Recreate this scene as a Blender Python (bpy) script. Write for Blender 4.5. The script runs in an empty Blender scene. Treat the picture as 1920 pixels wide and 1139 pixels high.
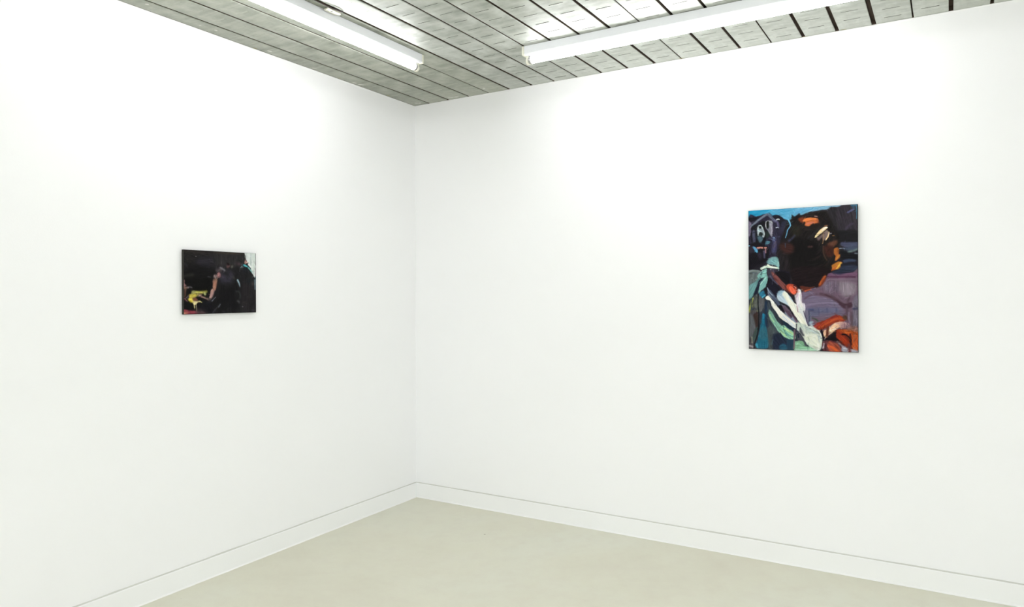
import bpy, bmesh, math, random
import numpy as np
from mathutils import Vector, Matrix
random.seed(7)
SC = bpy.context.scene
COL = SC.collection
H = 2.7                      # ceiling height
RX, RY = 6.4, -6.8           # room extents (x 0..RX, y RY..0)

# ------------------------------------------------------------------ camera
cam_d = bpy.data.cameras.new('camera')
cam = bpy.data.objects.new('camera', cam_d)
COL.objects.link(cam)
yaw, roll, F_PX = -0.5397777, -0.0040234, 1328.948
cr, sr = math.cos(roll), math.sin(roll)
Rv = Vector((math.cos(yaw), -math.sin(yaw), 0)); Uv = Vector((0, 0, 1))
Fv = Vector((math.sin(yaw), math.cos(yaw), 0))
X = Rv*cr + Uv*sr; Y = -Rv*sr + Uv*cr; Z = -Fv
m = Matrix((X, Y, Z)).transposed().to_4x4()
m.translation = Vector((3.090388, -3.860819, 1.399271))
cam.matrix_world = m
cam_d.sensor_width = 36.0
cam_d.lens = F_PX/1920*36
cam_d.shift_y = -18.045/1920
cam_d.clip_start = 0.05
SC.camera = cam

# ------------------------------------------------------------------ world, exposure
SKY = 4.7                    # even overcast daylight outside the added windows, out of view
w = bpy.data.worlds.new('world'); SC.world = w; w.use_nodes = True
w.node_tree.nodes['Background'].inputs[0].default_value = (0.97, 0.97, 1, 1)
w.node_tree.nodes['Background'].inputs[1].default_value = SKY
vs = SC.view_settings
vs.view_transform = 'Standard'; vs.look = 'None'; vs.gamma = 1.0
vs.use_curve_mapping = False
vs.exposure = -0.16
TUBE_NEAR = 28.0             # radiance of the tubes of the two fixtures in view
TUBE_FAR = 37.0              # tubes of the added lights out of view
TUBE_COL = (1.0, 1.0, 1.02, 1)

# ------------------------------------------------------------------ helpers
def s2l(c):
    c = np.asarray(c, float)
    return np.where(c <= 0.04045, c/12.92, ((c+0.055)/1.055)**2.4)
def hexl(h, k=1.0):
    h = h.lstrip('#')
    return tuple(float(v)*k for v in s2l([int(h[i:i+2], 16)/255 for i in (0, 2, 4)]))

def link(name, me, mat=None, parent=None):
    o = bpy.data.objects.new(name, me); COL.objects.link(o)
    if mat is not None and me is not None and not me.materials:
        me.materials.append(mat)
    if parent is not None: o.parent = parent
    return o
def mesh_of(name, bm, mat=None, smooth=False):
    me = bpy.data.meshes.new(name)
    bmesh.ops.recalc_face_normals(bm, faces=bm.faces[:])
    if smooth:
        for f in bm.faces: f.smooth = True
    bm.to_mesh(me); bm.free()
    if mat: me.materials.append(mat)
    return me
def thing(name, label, cat, loc=(0, 0, 0), rz=0, group=None):
    o = bpy.data.objects.new(name, None); COL.objects.link(o)
    o.location = loc; o.rotation_euler = (0, 0, rz); o.empty_display_size = .1
    o['label'] = label; o['category'] = cat
    if group: o['group'] = group
    return o
def box(bm, x0, x1, y0, y1, z0, z1, bev=0, seg=2):
    r = bmesh.ops.create_cube(bm, size=1.0)
    vs_ = r['verts']
    for v in vs_:
        v.co = Vector(((x0+x1)/2+v.co.x*(x1-x0), (y0+y1)/2+v.co.y*(y1-y0), (z0+z1)/2+v.co.z*(z1-z0)))
    if bev:
        es = list({e for v in vs_ for e in v.link_edges})
        bmesh.ops.bevel(bm, geom=es, offset=bev, segments=seg, profile=.5, affect='EDGES')
def cyl(bm, p0, p1, r0, r1=None, n=20):
    p0 = Vector(p0); p1 = Vector(p1); r1 = r0 if r1 is None else r1
    d = p1-p0
    M = Matrix.Translation((p0+p1)/2) @ d.to_track_quat('Z', 'Y').to_matrix().to_4x4()
    bmesh.ops.create_cone(bm, cap_ends=True, segments=n, radius1=r0, radius2=r1, depth=d.length, matrix=M)
def sweep(bm, prof, axis, a0, a1, closed=True):
    """extrude a 2D profile (p, z) along axis 'x' or 'y' from a0 to a1."""
    def P(p, z, a): return Vector((a, p, z)) if axis == 'x' else Vector((p, a, z))
    A = [bm.verts.new(P(p, z, a0)) for p, z in prof]
    B = [bm.verts.new(P(p, z, a1)) for p, z in prof]
    n = len(prof)
    for i in range(n if closed else n-1):
        j = (i+1) % n
        bm.faces.new((A[i], A[j], B[j], B[i]))
    if closed:
        bm.faces.new(A); bm.faces.new(B[::-1])

# ------------------------------------------------------------------ materials
def mat(name, col, rough=.6, metal=0.0, spec=.5):
    m = bpy.data.materials.new(name); m.use_nodes = True
    b = m.node_tree.nodes['Principled BSDF']
    b.inputs['Base Color'].default_value = (*col[:3], 1)
    b.inputs['Roughness'].default_value = rough
    b.inputs['Metallic'].default_value = metal
    b.inputs['Specular IOR Level'].default_value = spec
    return m
class NT:
    def __init__(s, m): s.t = m.node_tree; s.b = s.t.nodes['Principled BSDF']
    def n(s, typ, **kw):
        x = s.t.nodes.new(typ)
        for k, v in kw.items(): setattr(x, k, v)
        return x
    def l(s, a, b): s.t.links.new(a, b)
    def coord(s, scale=(1, 1, 1), kind='Object'):
        tc = s.n('ShaderNodeTexCoord'); mp = s.n('ShaderNodeMapping')
        mp.inputs['Scale'].default_value = scale
        s.l(tc.outputs[kind], mp.inputs['Vector']); return mp.outputs[0]
    def noise(s, vec, scale, detail=3, rough=.5):
        x = s.n('ShaderNodeTexNoise'); x.inputs['Scale'].default_value = scale
        x.inputs['Detail'].default_value = detail; x.inputs['Roughness'].default_value = rough
        s.l(vec, x.inputs['Vector']); return x.outputs['Fac']
    def ramp(s, fac, stops):
        x = s.n('ShaderNodeValToRGB'); e = x.color_ramp.elements
        while len(e) < len(stops): e.new(.5)
        for el, (p, c) in zip(e, stops):
            el.position = p; el.color = (*c[:3], 1) if hasattr(c, '__len__') else (c, c, c, 1)
        s.l(fac, x.inputs[0]); return x.outputs[0]
    def mix(s, fac, a, b):
        x = s.n('ShaderNodeMix', data_type='RGBA')
        if isinstance(fac, (int, float)): x.inputs[0].default_value = fac
        else: s.l(fac, x.inputs[0])
        for i, v in ((6, a), (7, b)):
            if isinstance(v, tuple): x.inputs[i].default_value = (*v[:3], 1)
            else: s.l(v, x.inputs[i])
        return x.outputs[2]
    def bump(s, h, strength, dist):
        x = s.n('ShaderNodeBump'); x.inputs['Strength'].default_value = strength
        x.inputs['Distance'].default_value = dist
        s.l(h, x.inputs['Height']); s.l(x.outputs[0], s.b.inputs['Normal'])

# wall paint: white emulsion, faint roller texture and large soft unevenness of the paint
m_wall = mat('wall_paint', (.85, .852, .845), .75, 0, .25)
t = NT(m_wall); v = t.coord()
t.l(t.mix(t.noise(v, 1.3, 4), (.872, .874, .870), (.888, .888, .886)), t.b.inputs['Base Color'])
t.bump(t.noise(v, 160, 3, .6), .12, .002)
# skirting: white gloss
m_base = mat('skirting_paint', (.84, .845, .85), .38, 0, .5)
t = NT(m_base); v = t.coord((1, 1, 1))
t.l(t.mix(t.noise(v, 6, 4), (.865, .87, .86), (.885, .89, .88)), t.b.inputs['Base Color'])
t.bump(t.noise(v, 40, 3), .08, .002)
m_filler = mat('grey_filler', (.60, .60, .555), .8, 0, .2)
m_caulk = mat('white_sealant', (.88, .88, .86), .4, 0, .5)
# floor: painted concrete
m_floor = mat('painted_concrete_floor', (.60, .59, .49), .5, 0, .35)
t = NT(m_floor); v = t.coord()
c1 = t.ramp(t.noise(v, 1.1, 6, .6), [(.30, (.655, .63, .52)), (.5, (.70, .685, .565)), (.72, (.71, .71, .605))])
c2 = t.mix(t.ramp(t.noise(v, 9, 5, .65), [(.45, 0.0), (.75, .45)]), c1, (.64, .60, .50))
vo = t.n('ShaderNodeTexVoronoi'); vo.inputs['Scale'].default_value = 5.2; t.l(v, vo.inputs['Vector'])
speck = t.ramp(vo.outputs['Distance'], [(.024, .9), (.036, 0.0)])
gate = t.ramp(t.noise(v, 3.7, 2), [(.47, 0.0), (.50, 1.0)])
mm = t.n('ShaderNodeMath', operation='MULTIPLY'); t.l(speck, mm.inputs[0]); t.l(gate, mm.inputs[1])
t.l(t.mix(mm.outputs[0], c2, (.22, .17, .13)), t.b.inputs['Base Color'])
t.l(t.ramp(t.noise(v, 5, 4), [(.3, .42), (.7, .6)]), t.b.inputs['Roughness'])
t.bump(t.noise(v, 22, 6, .6), .15, .004)
# ceiling metal
m_panel = mat('galvanised_panel', (.50, .52, .49), .48, .15, .5)
t = NT(m_panel); v = t.coord((1, 1, 1)); vstreak = t.coord((26, 2.2, 1)); vcross = t.coord((3.0, 24, 1))
a = t.ramp(t.noise(v, 5.5, 6, .62), [(.30, (.21, .225, .19)), (.5, (.39, .41, .37)), (.68, (.57, .59, .555))])
b_ = t.ramp(t.noise(vstreak, 1.0, 4), [(.35, 0.0), (.75, .5)])
c = t.mix(b_, a, (.30, .32, .28))
c = t.mix(t.ramp(t.noise(vcross, 1.0, 4), [(.42, 0.0), (.75, .6)]), c, (.56, .575, .53))
sp = t.ramp(t.noise(v, 48, 2), [(.74, 0.0), (.78, .55)])
c = t.mix(sp, c, (.12, .12, .10))
oc = t.n('ShaderNodeObjectInfo')          # light falloff painted per panel: darker, yellower at the corner, lighter further right
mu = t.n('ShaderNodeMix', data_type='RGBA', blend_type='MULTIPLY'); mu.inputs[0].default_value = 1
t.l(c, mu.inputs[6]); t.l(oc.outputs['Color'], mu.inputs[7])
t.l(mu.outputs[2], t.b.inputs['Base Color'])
t.l(t.ramp(t.noise(v, 12, 5), [(.3, .42), (.7, .56)]), t.b.inputs['Roughness'])
t.bump(t.noise(v, 14, 4), .10, .004)
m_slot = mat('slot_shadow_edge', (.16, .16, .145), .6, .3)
m_void = mat('brown_felt_backing', (.10, .075, .06), .9, 0, .1)
m_smear = mat('white_paint_smear', (.80, .80, .76), .6)
# fixture
m_body = mat('white_enamel', (.80, .815, .84), .4, 0, .5)
m_cap = mat('ivory_plastic', (.78, .77, .66), .45, 0, .5)
m_dark = mat('dark_cable', (.06, .045, .04), .5)
m_metal = mat('steel', (.5, .5, .5), .3, 1.0)
def tube_mat(name, rad):
    m = bpy.data.materials.new(name); m.use_nodes = True
    b = m.node_tree.nodes['Principled BSDF']
    b.inputs['Base Color'].default_value = (.9, .9, .9, 1)
    b.inputs['Emission Color'].default_value = TUBE_COL
    b.inputs['Emission Strength'].default_value = rad
    return m
m_tube_near = tube_mat('lit_tube', TUBE_NEAR)
m_tube_far = tube_mat('lit_tube_added', TUBE_FAR)

# ------------------------------------------------------------------ room shell
def struct(name, bm, m, parent=None):
    o = link(name, mesh_of(name, bm, m), None, parent)
    if parent is None: o['kind'] = 'structure'
    return o
T = .15; TOP = H+.09
bm = bmesh.new(); box(bm, -T, RX+T, RY-T, T, -.12, 0); struct('floor', bm, m_floor)
bm = bmesh.new(); box(bm, -T, 0, RY, T, 0, TOP); wl = struct('wall_left', bm, m_wall)
bm = bmesh.new(); box(bm, 0, RX+T, 0, T, 0, TOP); wr = struct('wall_right', bm, m_wall)
# back wall with an unseen window added to flatten the wall light
WX0, WX1, WZ0, WZ1 = .5, 4.6, .30, 2.45
bm = bmesh.new()
box(bm, -T, WX0, RY-T, RY, 0, TOP); box(bm, WX1, RX+T, RY-T, RY, 0, TOP)
box(bm, WX0, WX1, RY-T, RY, 0, WZ0); box(bm, WX0, WX1, RY-T, RY, WZ1, TOP)
struct('wall_back', bm, m_wall)
m_glass = bpy.data.materials.new('clear_glass'); m_glass.use_nodes = True
_t = m_glass.node_tree; _t.nodes.clear()
_o = _t.nodes.new('ShaderNodeOutputMaterial'); _a = _t.nodes.new('ShaderNodeBsdfTransparent'); _g = _t.nodes.new('ShaderNodeBsdfGlossy')
_m = _t.nodes.new('ShaderNodeMixShader'); _f = _t.nodes.new('ShaderNodeFresnel'); _f.inputs[0].default_value = 1.45
_g.inputs['Roughness'].default_value = .02; _a.inputs[0].default_value = (.96, .98, .97, 1)
_t.links.new(_f.outputs[0], _m.inputs[0]); _t.links.new(_a.outputs[0], _m.inputs[1]); _t.links.new(_g.outputs[0], _m.inputs[2]); _t.links.new(_m.outputs[0], _o.inputs[0])
m_frame = mat('window_frame_paint', (.8, .8, .8), .4)
bm = bmesh.new(); yw = RY-.09
for xa in (WX0, (2*WX0+WX1)/3, (WX0+2*WX1)/3, WX1-.05): box(bm, xa, xa+.05, yw-.03, yw+.03, WZ0, WZ1)
for za in (WZ0, WZ1-.05): box(bm, WX0+.05, WX1-.05, yw-.028, yw+.028, za, za+.05)
win = struct('added_window_1', bm, m_frame)
for k in range(3):
    xa = WX0+(WX1-WX0)*k/3+.05; xb = WX0+(WX1-WX0)*(k+1)/3
    bm = bmesh.new(); box(bm, xa, xb, yw-.004, yw+.004, WZ0+.05, WZ1-.05)
    link('pane', mesh_of('pane', bm, m_glass), None, win)
bm = bmesh.new(); box(bm, -12, 18, RY-16, RY-T, -.22, -.12); struct('pavement', bm, mat('pavement_concrete', (.42, .42, .40), .8))
VY0, VY1 = -4.6, -.9  # second unseen window, added in the side wall to brighten the left wall
bm = bmesh.new()
box(bm, RX, RX+T, RY, VY0, 0, TOP); box(bm, RX, RX+T, VY1, 0, 0, TOP)
box(bm, RX, RX+T, VY0, VY1, 0, WZ0); box(bm, RX, RX+T, VY0, VY1, WZ1, TOP)
struct('wall_far_side', bm, m_wall)
bm = bmesh.new(); xw = RX+.09
for ya in (VY0, (2*VY0+VY1)/3, (VY0+2*VY1)/3, VY1-.05): box(bm, xw-.03, xw+.03, ya, ya+.05, WZ0, WZ1)
for za in (WZ0, WZ1-.05): box(bm, xw-.028, xw+.028, VY0+.05, VY1-.05, za, za+.05)
win2 = struct('added_window_2', bm, m_frame)
for k in range(3):
    ya = VY0+(VY1-VY0)*k/3+.05; yb = VY0+(VY1-VY0)*(k+1)/3
    bm = bmesh.new(); box(bm, xw-.004, xw+.004, ya, yb, WZ0+.05, WZ1-.05)
    link('pane', mesh_of('pane', bm, m_glass), None, win2)
bm = bmesh.new(); box(bm, RX+T, 18, RY-T, 6, -.22, -.12); struct('pavement', bm, bpy.data.materials['pavement_concrete'])

# baseboards: face 9 mm proud, small arris, grey filler line along the top edge, sealant bead at the floor
BH, BT = .098, .009
def baseboard(side, axis, a0, a1, sgn, off=0):
    # p measured from the wall into the room, sgn = direction
    prof = [(0, 0), (BT, 0), (BT, BH-.003), (BT-.002, BH), (0, BH)]
    bm = bmesh.new(); sweep(bm, [(off+sgn*p, z) for p, z in prof], axis, a0, a1)
    o = struct('baseboard_'+side, bm, m_base)
    if side in ('left', 'right'):
        bm = bmesh.new(); n = 120
        pr = []
        rnd = random.Random(3 if side == 'left' else 4)
        def P(p, z, a): return Vector((a, off+sgn*p, z)) if axis == 'x' else Vector((off+sgn*p, a, z))
        prev = None
        for i in range(n+1):
            a = a0+(a1-a0)*i/n
            w_ = .0052+.0018*rnd.random(); hh = .0035+.002*rnd.random()
            ring = [bm.verts.new(P(p, z, a)) for p, z in ((0.0003, BH+.0002), (w_, BH+.0002), (w_*.35, BH+hh), (0.0003, BH+hh+.001))]
            if prev:
                for k in range(4): bm.faces.new((prev[k], prev[(k+1) % 4], ring[(k+1) % 4], ring[k]))
            prev = ring
        link('filler_line', mesh_of('filler_line', bm, m_filler), None, o)
        bm = bmesh.new(); prev = None
        for i in range(n*2+1):
            a = a0+(a1-a0)*i/(n*2)
            w_ = .004+.0025*rnd.random()
            ring = [bm.verts.new(P(p, z, a)) for p, z in ((BT, .0003), (BT+w_, .0003), (BT+w_*.35, .0035), (BT, .006))]
            if prev:
                for k in range(4): bm.faces.new((prev[k], prev[(k+1) % 4], ring[(k+1) % 4], ring[k]))
            prev = ring
        link('sealant_bead', mesh_of('sealant_bead', bm, m_caulk), None, o)
    return o
baseboard('left', 'y', RY, 0, 1, 0)
baseboard('right', 'x', BT, RX, -1, 0)
baseboard('back', 'x', BT, RX-BT, 1, RY)
baseboard('far_side', 'y', RY, -BT, -1, RX)

# ragged plaster line where the walls meet the ceiling
def plaster(name, axis, a0, a1, sgn, seed, parent):
    rnd = random.Random(seed); bm = bmesh.new(); prev = None; n = int(abs(a1-a0)/.02)
    d = .004; h = .008
    def P(p, z, a): return Vector((a, sgn*p, z)) if axis == 'x' else Vector((sgn*p, a, z))
    for i in range(n+1):
        a = a0+(a1-a0)*i/n
        d = min(.005, max(.0012, d+rnd.uniform(-.0022, .0022))); h = min(.015, max(.004, h+rnd.uniform(-.003, .003)))
        ring = [bm.verts.new(P(p, z, a)) for p, z in ((0, H+.001), (d, H-.0006), (d*.7, H-.0025), (d*.2, H-h*.6), (0, H-h))]
        if prev:
            for k in range(5): bm.faces.new((prev[k], prev[(k+1) % 5], ring[(k+1) % 5], ring[k]))
        prev = ring
    link(name, mesh_of(name, bm, m_wall), None, parent)
plaster('plaster_line', 'y', -4.0, 0, 1, 11, wl)
plaster('plaster_line', 'x', 0, 5.0, -1, 12, wr)

# ------------------------------------------------------------------ ceiling
bm = bmesh.new(); box(bm, -T, RX+T, RY-T, T, H+.0885, H+.20); box(bm, .001, RX-.001, RY+.001, -.001, H+.0235, H+.088)
ceil = struct('ceiling', bm, m_void)
bm = bmesh.new(); 
# backing boards between carriers are brown felt: same mesh; carriers run across
SKEW = .0125
seams = [.126, .289, .452, .608, .764, .927, 1.085, 1.241, 1.399, 1.562, 1.726, 1.880, 2.040, 2.198, 2.357, 2.514, 2.671, 2.834, 2.999, 3.152, 3.309]
gaps = [.013, .015, .013, .008, .015, .016, .012, .010, .014, .0145, .016, .0075, .015, .014, .0065, .016, .017, .019, .006, .018, .014]
while seams[-1] < RX-.2:
    seams.append(seams[-1]+.159); gaps.append(random.choice((.006, .012, .015, .017)))
edges = []
x0 = .0015
for s_, g in zip(seams, gaps):
    edges.append((x0, s_-g/2)); x0 = s_+g/2
edges.append((x0, RX-.002))
def panel_profile(w_, r=.0035, h=.022):
    pts = [(0, h), (0, r)]
    for k in range(1, 4):
        a = math.pi/2*k/4; pts.append((r-r*math.cos(a), r-r*math.sin(a)))
    pts += [(r, 0), (w_-r, 0)]
    for k in range(1, 4):
        a = math.pi/2*k/4; pts.append((w_-r+r*math.sin(a), r-r*math.cos(a)))
    pts += [(w_, r), (w_, h)]
    pts += [(w_-.0012, h), (w_-.0012, r+.001), (w_-r, .0012), (r, .0012), (.0012, r+.001), (.0012, h)]
    return pts
def cam_px(P):
    d = Vector(P)-cam.matrix_world.translation
    z = d.dot(Fv)
    if z < .1: return None
    return 960+d.dot(X)/z*F_PX, 569.5-18.045-d.dot(Y)/z*F_PX
SY = .113
slot_half = .037
def slot_mesh(flip):
    bm = bmesh.new(); w_ = slot_half; s = -1 if not flip else 1
    # lanced louvre: a shallow ramp rising from the sheet with an open dark lip
    lip, back, hgt = s*.0, -s*.0085, .0013
    v = [bm.verts.new(c) for c in ((-w_, lip, 0), (w_, lip, 0), (w_*.93, lip, -hgt), (-w_*.93, lip, -hgt), (-w_*.96, back, 0), (w_*.96, back, 0))]
    fl = bm.faces.new((v[0], v[1], v[2], v[3])); bm.faces.new((v[3], v[2], v[5], v[4]))
    bm.faces.new((v[0], v[3], v[4])); bm.faces.new((v[1], v[5], v[2]))
    # the cut beside the lip, a hair under the sheet surface
    e = s*.0016
    q = [bm.verts.new(c) for c in ((-w_, lip, -.0002), (w_, lip, -.0002), (w_, lip+e, -.0002), (-w_, lip+e, -.0002))]
    f2 = bm.faces.new(q)
    bmesh.ops.recalc_face_normals(bm, faces=bm.faces[:])
    me = bpy.data.meshes.new('vent_slot')
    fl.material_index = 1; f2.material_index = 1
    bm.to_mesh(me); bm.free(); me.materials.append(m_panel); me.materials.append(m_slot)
    return me
slot_me = {0: slot_mesh(False), 1: slot_mesh(True)}
nslots = 0
for i, (a, b) in enumerate(edges):
    w_ = b-a; L = -RY
    bm = bmesh.new(); sweep(bm, panel_profile(w_), 'y', -L+.001, -.001)
    dz = random.uniform(0, .0012)
    falloff_tone = (.84, .90, .93, .92, .95, 1.08, 1.12, 1.15, 1.22)[min(i, 8)] + (random.uniform(-.03, .08) if i > 7 else 0)  # tint steps put corner shade and right-hand brightness into the colour, plus random spread
    me = mesh_of('panel', bm, m_panel); me.materials.append(m_void)
    for pl in me.polygons:                   # felt strips line the joints above the rolled edges
        if abs(pl.normal.z) < .1 and abs(pl.normal.x) > .9 and pl.center.z > .008: pl.material_index = 1
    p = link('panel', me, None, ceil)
    p.color = (falloff_tone, falloff_tone, falloff_tone*(.93 if i < 5 else 1.0), 1)
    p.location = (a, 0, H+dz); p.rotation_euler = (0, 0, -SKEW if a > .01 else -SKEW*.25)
    if i == 0 or i == len(edges)-1:          # cut to the wall: the outer edge stays parallel to it
        if i == 0: p.rotation_euler = (0, 0, 0)
        for v_ in me.vertices:
            if i == 0 and v_.co.x > w_/2: v_.co.x += SKEW*v_.co.y
            if i > 0 and v_.co.x > w_/2: v_.co.x -= SKEW*v_.co.y
    rest = []
    off = random.uniform(0, SY); flip = 1 if i <= 5 else 0
    if i == 8: off = .0
    ph = {8: (-.797 % SY), 7: (-1.198 % SY), 9: (-.973 % SY), 10: (-1.028 % SY)}.get(i, off)
    y = -.06 - ((-.06 - ph) % SY)
    while y > RY+.1:
        c = Vector((w_/2-.0015, y, 0))
        if a < .01: c.x = w_/2+.005
        wp = p.location + Matrix.Rotation(p.rotation_euler.z, 3, 'Z') @ c
        q = cam_px(wp)
        if q and -60 < q[0] < 1980 and -45 < q[1] < 1100 and nslots < 296:
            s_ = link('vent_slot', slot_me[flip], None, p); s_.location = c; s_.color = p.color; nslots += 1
        else: rest.append(y)
        y -= SY
    if rest:
        bm = bmesh.new()
        for y in rest: bm.from_mesh(slot_me[flip]); bmesh.ops.translate(bm, verts=bm.verts[-10:], vec=(w_/2, y, 0))
        me = bpy.data.meshes.new('vent_slot_rows'); bm.to_mesh(me); bm.free()
        me.materials.append(m_panel); me.materials.append(m_slot)
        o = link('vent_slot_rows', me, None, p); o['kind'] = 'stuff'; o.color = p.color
bm = bmesh.new()
box(bm, .002, RX-.002, -.005, -.0005, H+.0015, H+.024); box(bm, .0004, .0014, RY+.002, -.006, H+.0015, H+.024)
link('edge_felt', mesh_of('edge_felt', bm, m_void), None, ceil)
# paint smears left on the panels by the wall painter
def smear(panel_i, x, y, rx, ry, seed, ang=0):
    rnd = random.Random(seed); bm = bmesh.new(); n = 16; top = []; bot = []
    for k in range(n):
        a = 2*math.pi*k/n; r = rnd.uniform(.45, 1.0)
        px, py = rx*r*math.cos(a), ry*r*math.sin(a)
        px, py = px*math.cos(ang)-py*math.sin(ang), px*math.sin(ang)+py*math.cos(ang)
        top.append(bm.verts.new((px, py, 0))); bot.append(bm.verts.new((px*.8, py*.8, -.0006)))
    bm.faces.new(bot)
    for k in range(n): bm.faces.new((top[k], top[(k+1) % n], bot[(k+1) % n], bot[k]))
    o = link('paint_smear', mesh_of('paint_smear', bm, m_smear), None, ceil)
    o.location = (x, y, H-.0001)
smear(0, .066, -.052, .030, .0065, 1, .60)
smear(0, .082, -.048, .010, .004, 11, .2)
smear(2, .350, -.048, .042, .0075, 2, .45)
smear(2, .385, -.040, .020, .005, 12, .3)
smear(4, .640, -.105, .011, .007, 3, .5)
smear(0, .040, -.57, .030, .008, 4, .9)
smear(0, .030, -.62, .022, .006, 14, 1.2)
smear(0, .045, -1.28, .016, .006, 5, 1.1)
smear(0, .030, -.95, .020, .004, 6, 1.3)
smear(0, .060, -1.62, .014, .006, 7, 1.0)
smear(0, .050, -1.70, .008, .004, 8, 1.0)
smear(0, .070, -1.98, .012, .006, 9, 1.0)
m_stain = mat('ochre_stain', (.42, .38, .20), .8)
for k, (x, y) in enumerate(((.020, -.30), (.018, -.74), (1.885, -.014), (2.52, -.010), (2.70, -.012), (.012, -1.35))):
    smear(0, x, y, .018, .004, 20+k, 1.4 if x < 1 else .05)
    bpy.data.meshes[COL.objects[-1].data.name].materials[0] = m_stain

# ------------------------------------------------------------------ fluorescent fixtures
FL = 1.75; FW = .074; FHt = .047
def make_fixture(label, loc, rz, tmat, group=None):
    """batten runs along local +x from the origin; origin at the near end on the ceiling, centre of width."""
    r = thing('fluorescent_light', label, 'ceiling light', loc, rz, group)
    bm = bmesh.new()
    z1, z0 = -.0012, -FHt
    hw = FW/2
    prof = [(-hw, z1), (-hw, z0+.006), (-hw+.006, z0), (hw-.006, z0), (hw, z0+.006), (hw, z1)]
    sweep(bm, prof, 'x', .010, FL-.010)
    link('housing', mesh_of('housing', bm, m_body), None, r)
    for s in (0, 1):
        xa, xb = (0, .014) if s == 0 else (FL-.014, FL)
        bm = bmesh.new(); box(bm, xa, xb, -hw-.0022, hw+.0022, -FHt-.002, -.001, .003, 3)
        link('end_cap', mesh_of('end_cap', bm, m_cap, True), None, r)
        xc = .020 if s == 0 else FL-.020
        bm = bmesh.new()
        # lamp holder: a tombstone that drops from the housing and rounds about the tube pins
        n = 14; ring = [(-.013, -FHt+.001), (-.0165, -FHt-.016)]
        for k in range(n+1):
            a = math.pi+math.pi*k/n
            ring.append((.0195*math.cos(a), -FHt-.024+.0195*math.sin(a)))
        ring += [(.0165, -FHt-.016), (.013, -FHt+.001)]
        sweep(bm, ring, 'x', xc-.007, xc+.006)
        link('lamp_holder', mesh_of('lamp_holder', bm, m_cap), None, r)
    zc = -FHt-.020
    bm = bmesh.new(); cyl(bm, (.032, 0, zc), (FL-.032, 0, zc), .0185, n=32)
    me = mesh_of('tube', bm, tmat, True)
    tb = link('tube', me, None, r)
    for xa, xb in ((.026, .040), (FL-.040, FL-.026)):
        bm = bmesh.new(); cyl(bm, (xa, 0, zc), (xb, 0, zc), .0189, n=32)
        link('tube_cap', mesh_of('tube_cap', bm, m_metal, True), None, tb)
    # row of small fixings under the housing
    for xs in (.35, FL-.35):
        bm = bmesh.new(); cyl(bm, (xs, 0, -FHt-.0015), (xs, 0, -FHt+.001), .005, n=12)
        link('screw', mesh_of('screw', bm, m_metal), None, r)
    return r
HP = math.pi/2
f1 = make_fixture('fluorescent batten light on the ceiling along the left wall, cable clip on its side', (.668, -.803, H), -HP, m_tube_near, 'fluorescent lights on the metal ceiling')
f2 = make_fixture('fluorescent batten light across the ceiling panels, parallel to the right wall', (1.225, -.600, H), 0, m_tube_near, 'fluorescent lights on the metal ceiling')
# clip and cable beside fixture 1 (in its local frame: local x = -world y, local y = world x)
def loc1(wx, wy, z): return (-(wy+.803), (wx-.668), z-H)
bm = bmesh.new()
p = loc1(.733, -1.507, H)
box(bm, p[0]-.034, p[0]+.034, p[1]-.022, p[1]+.016, -.012, -.0015, .004, 3)
cyl(bm, (p[0]-.034, p[1]-.003, -.002), (p[0]-.034, p[1]-.003, -.010), .016, .014, 18)
cl = link('cable_clip', mesh_of('cable_clip', bm, m_cap, False), None, f1)
bm = bmesh.new(); cyl(bm, (p[0]+.006, p[1], -.0115), (p[0]+.006, p[1], -.0150), .005, n=12)
link('screw', mesh_of('screw', bm, m_metal), None, cl)
cu = bpy.data.curves.new('cable', 'CURVE'); cu.dimensions = '3D'; cu.bevel_depth = .0028; cu.bevel_resolution = 2
pts = [loc1(.742, -2.2, H-.004), loc1(.746, -1.75, H-.004), loc1(.749, -1.60, H-.005), loc1(.754, -1.545, H-.009), loc1(.760, -1.505, H-.009), loc1(.758, -1.475, H-.005), loc1(.750, -1.455, H+.006)]
sp = cu.splines.new('BEZIER'); sp.bezier_points.add(len(pts)-1)
for bp, q in zip(sp.bezier_points, pts):
    bp.co = q; bp.handle_left_type = bp.handle_right_type = 'AUTO'
cu.materials.append(m_dark)
_tmp = bpy.data.objects.new('cable_curve', cu)
me = bpy.data.meshes.new_from_object(_tmp); bpy.data.objects.remove(_tmp); bpy.data.curves.remove(cu)
link('cable', me, None, f1)
def copy_tree(o, parent=None):
    c = o.copy(); COL.objects.link(c); c.parent = parent
    for ch in list(o.children): copy_tree(ch, c)
    return c
# unseen battens added to even out the light, behind and beside the viewpoint
f3 = make_fixture('added fluorescent batten light on the ceiling by the left wall, behind the viewpoint', (.668, -4.2, H), -HP, m_tube_far, 'added fluorescent lights out of view')
added_lights = [((1.3, -3.3), 0, 'added fluorescent batten light over the middle of the room, nearest the left wall'),
               ((5.7, -4.0), -HP, 'added fluorescent batten light at the right end of the ceiling, behind the viewpoint'),
               ((3.5, -2.55), 0, 'added fluorescent batten light over the middle of the room'),
               ((1.2, -6.1), 0, 'added fluorescent batten light on the ceiling by the back wall, left of two'),
               ((3.6, -6.1), 0, 'added fluorescent batten light on the ceiling by the back wall, right of two'),
               ((2.2, -4.3), 0, 'added fluorescent batten light over the middle of the room, behind the viewpoint')]
for (x, y), rz, lb in added_lights:
    o = copy_tree(f3); o.location = (x, y, H); o.rotation_euler = (0, 0, rz); o['label'] = lb

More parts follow.
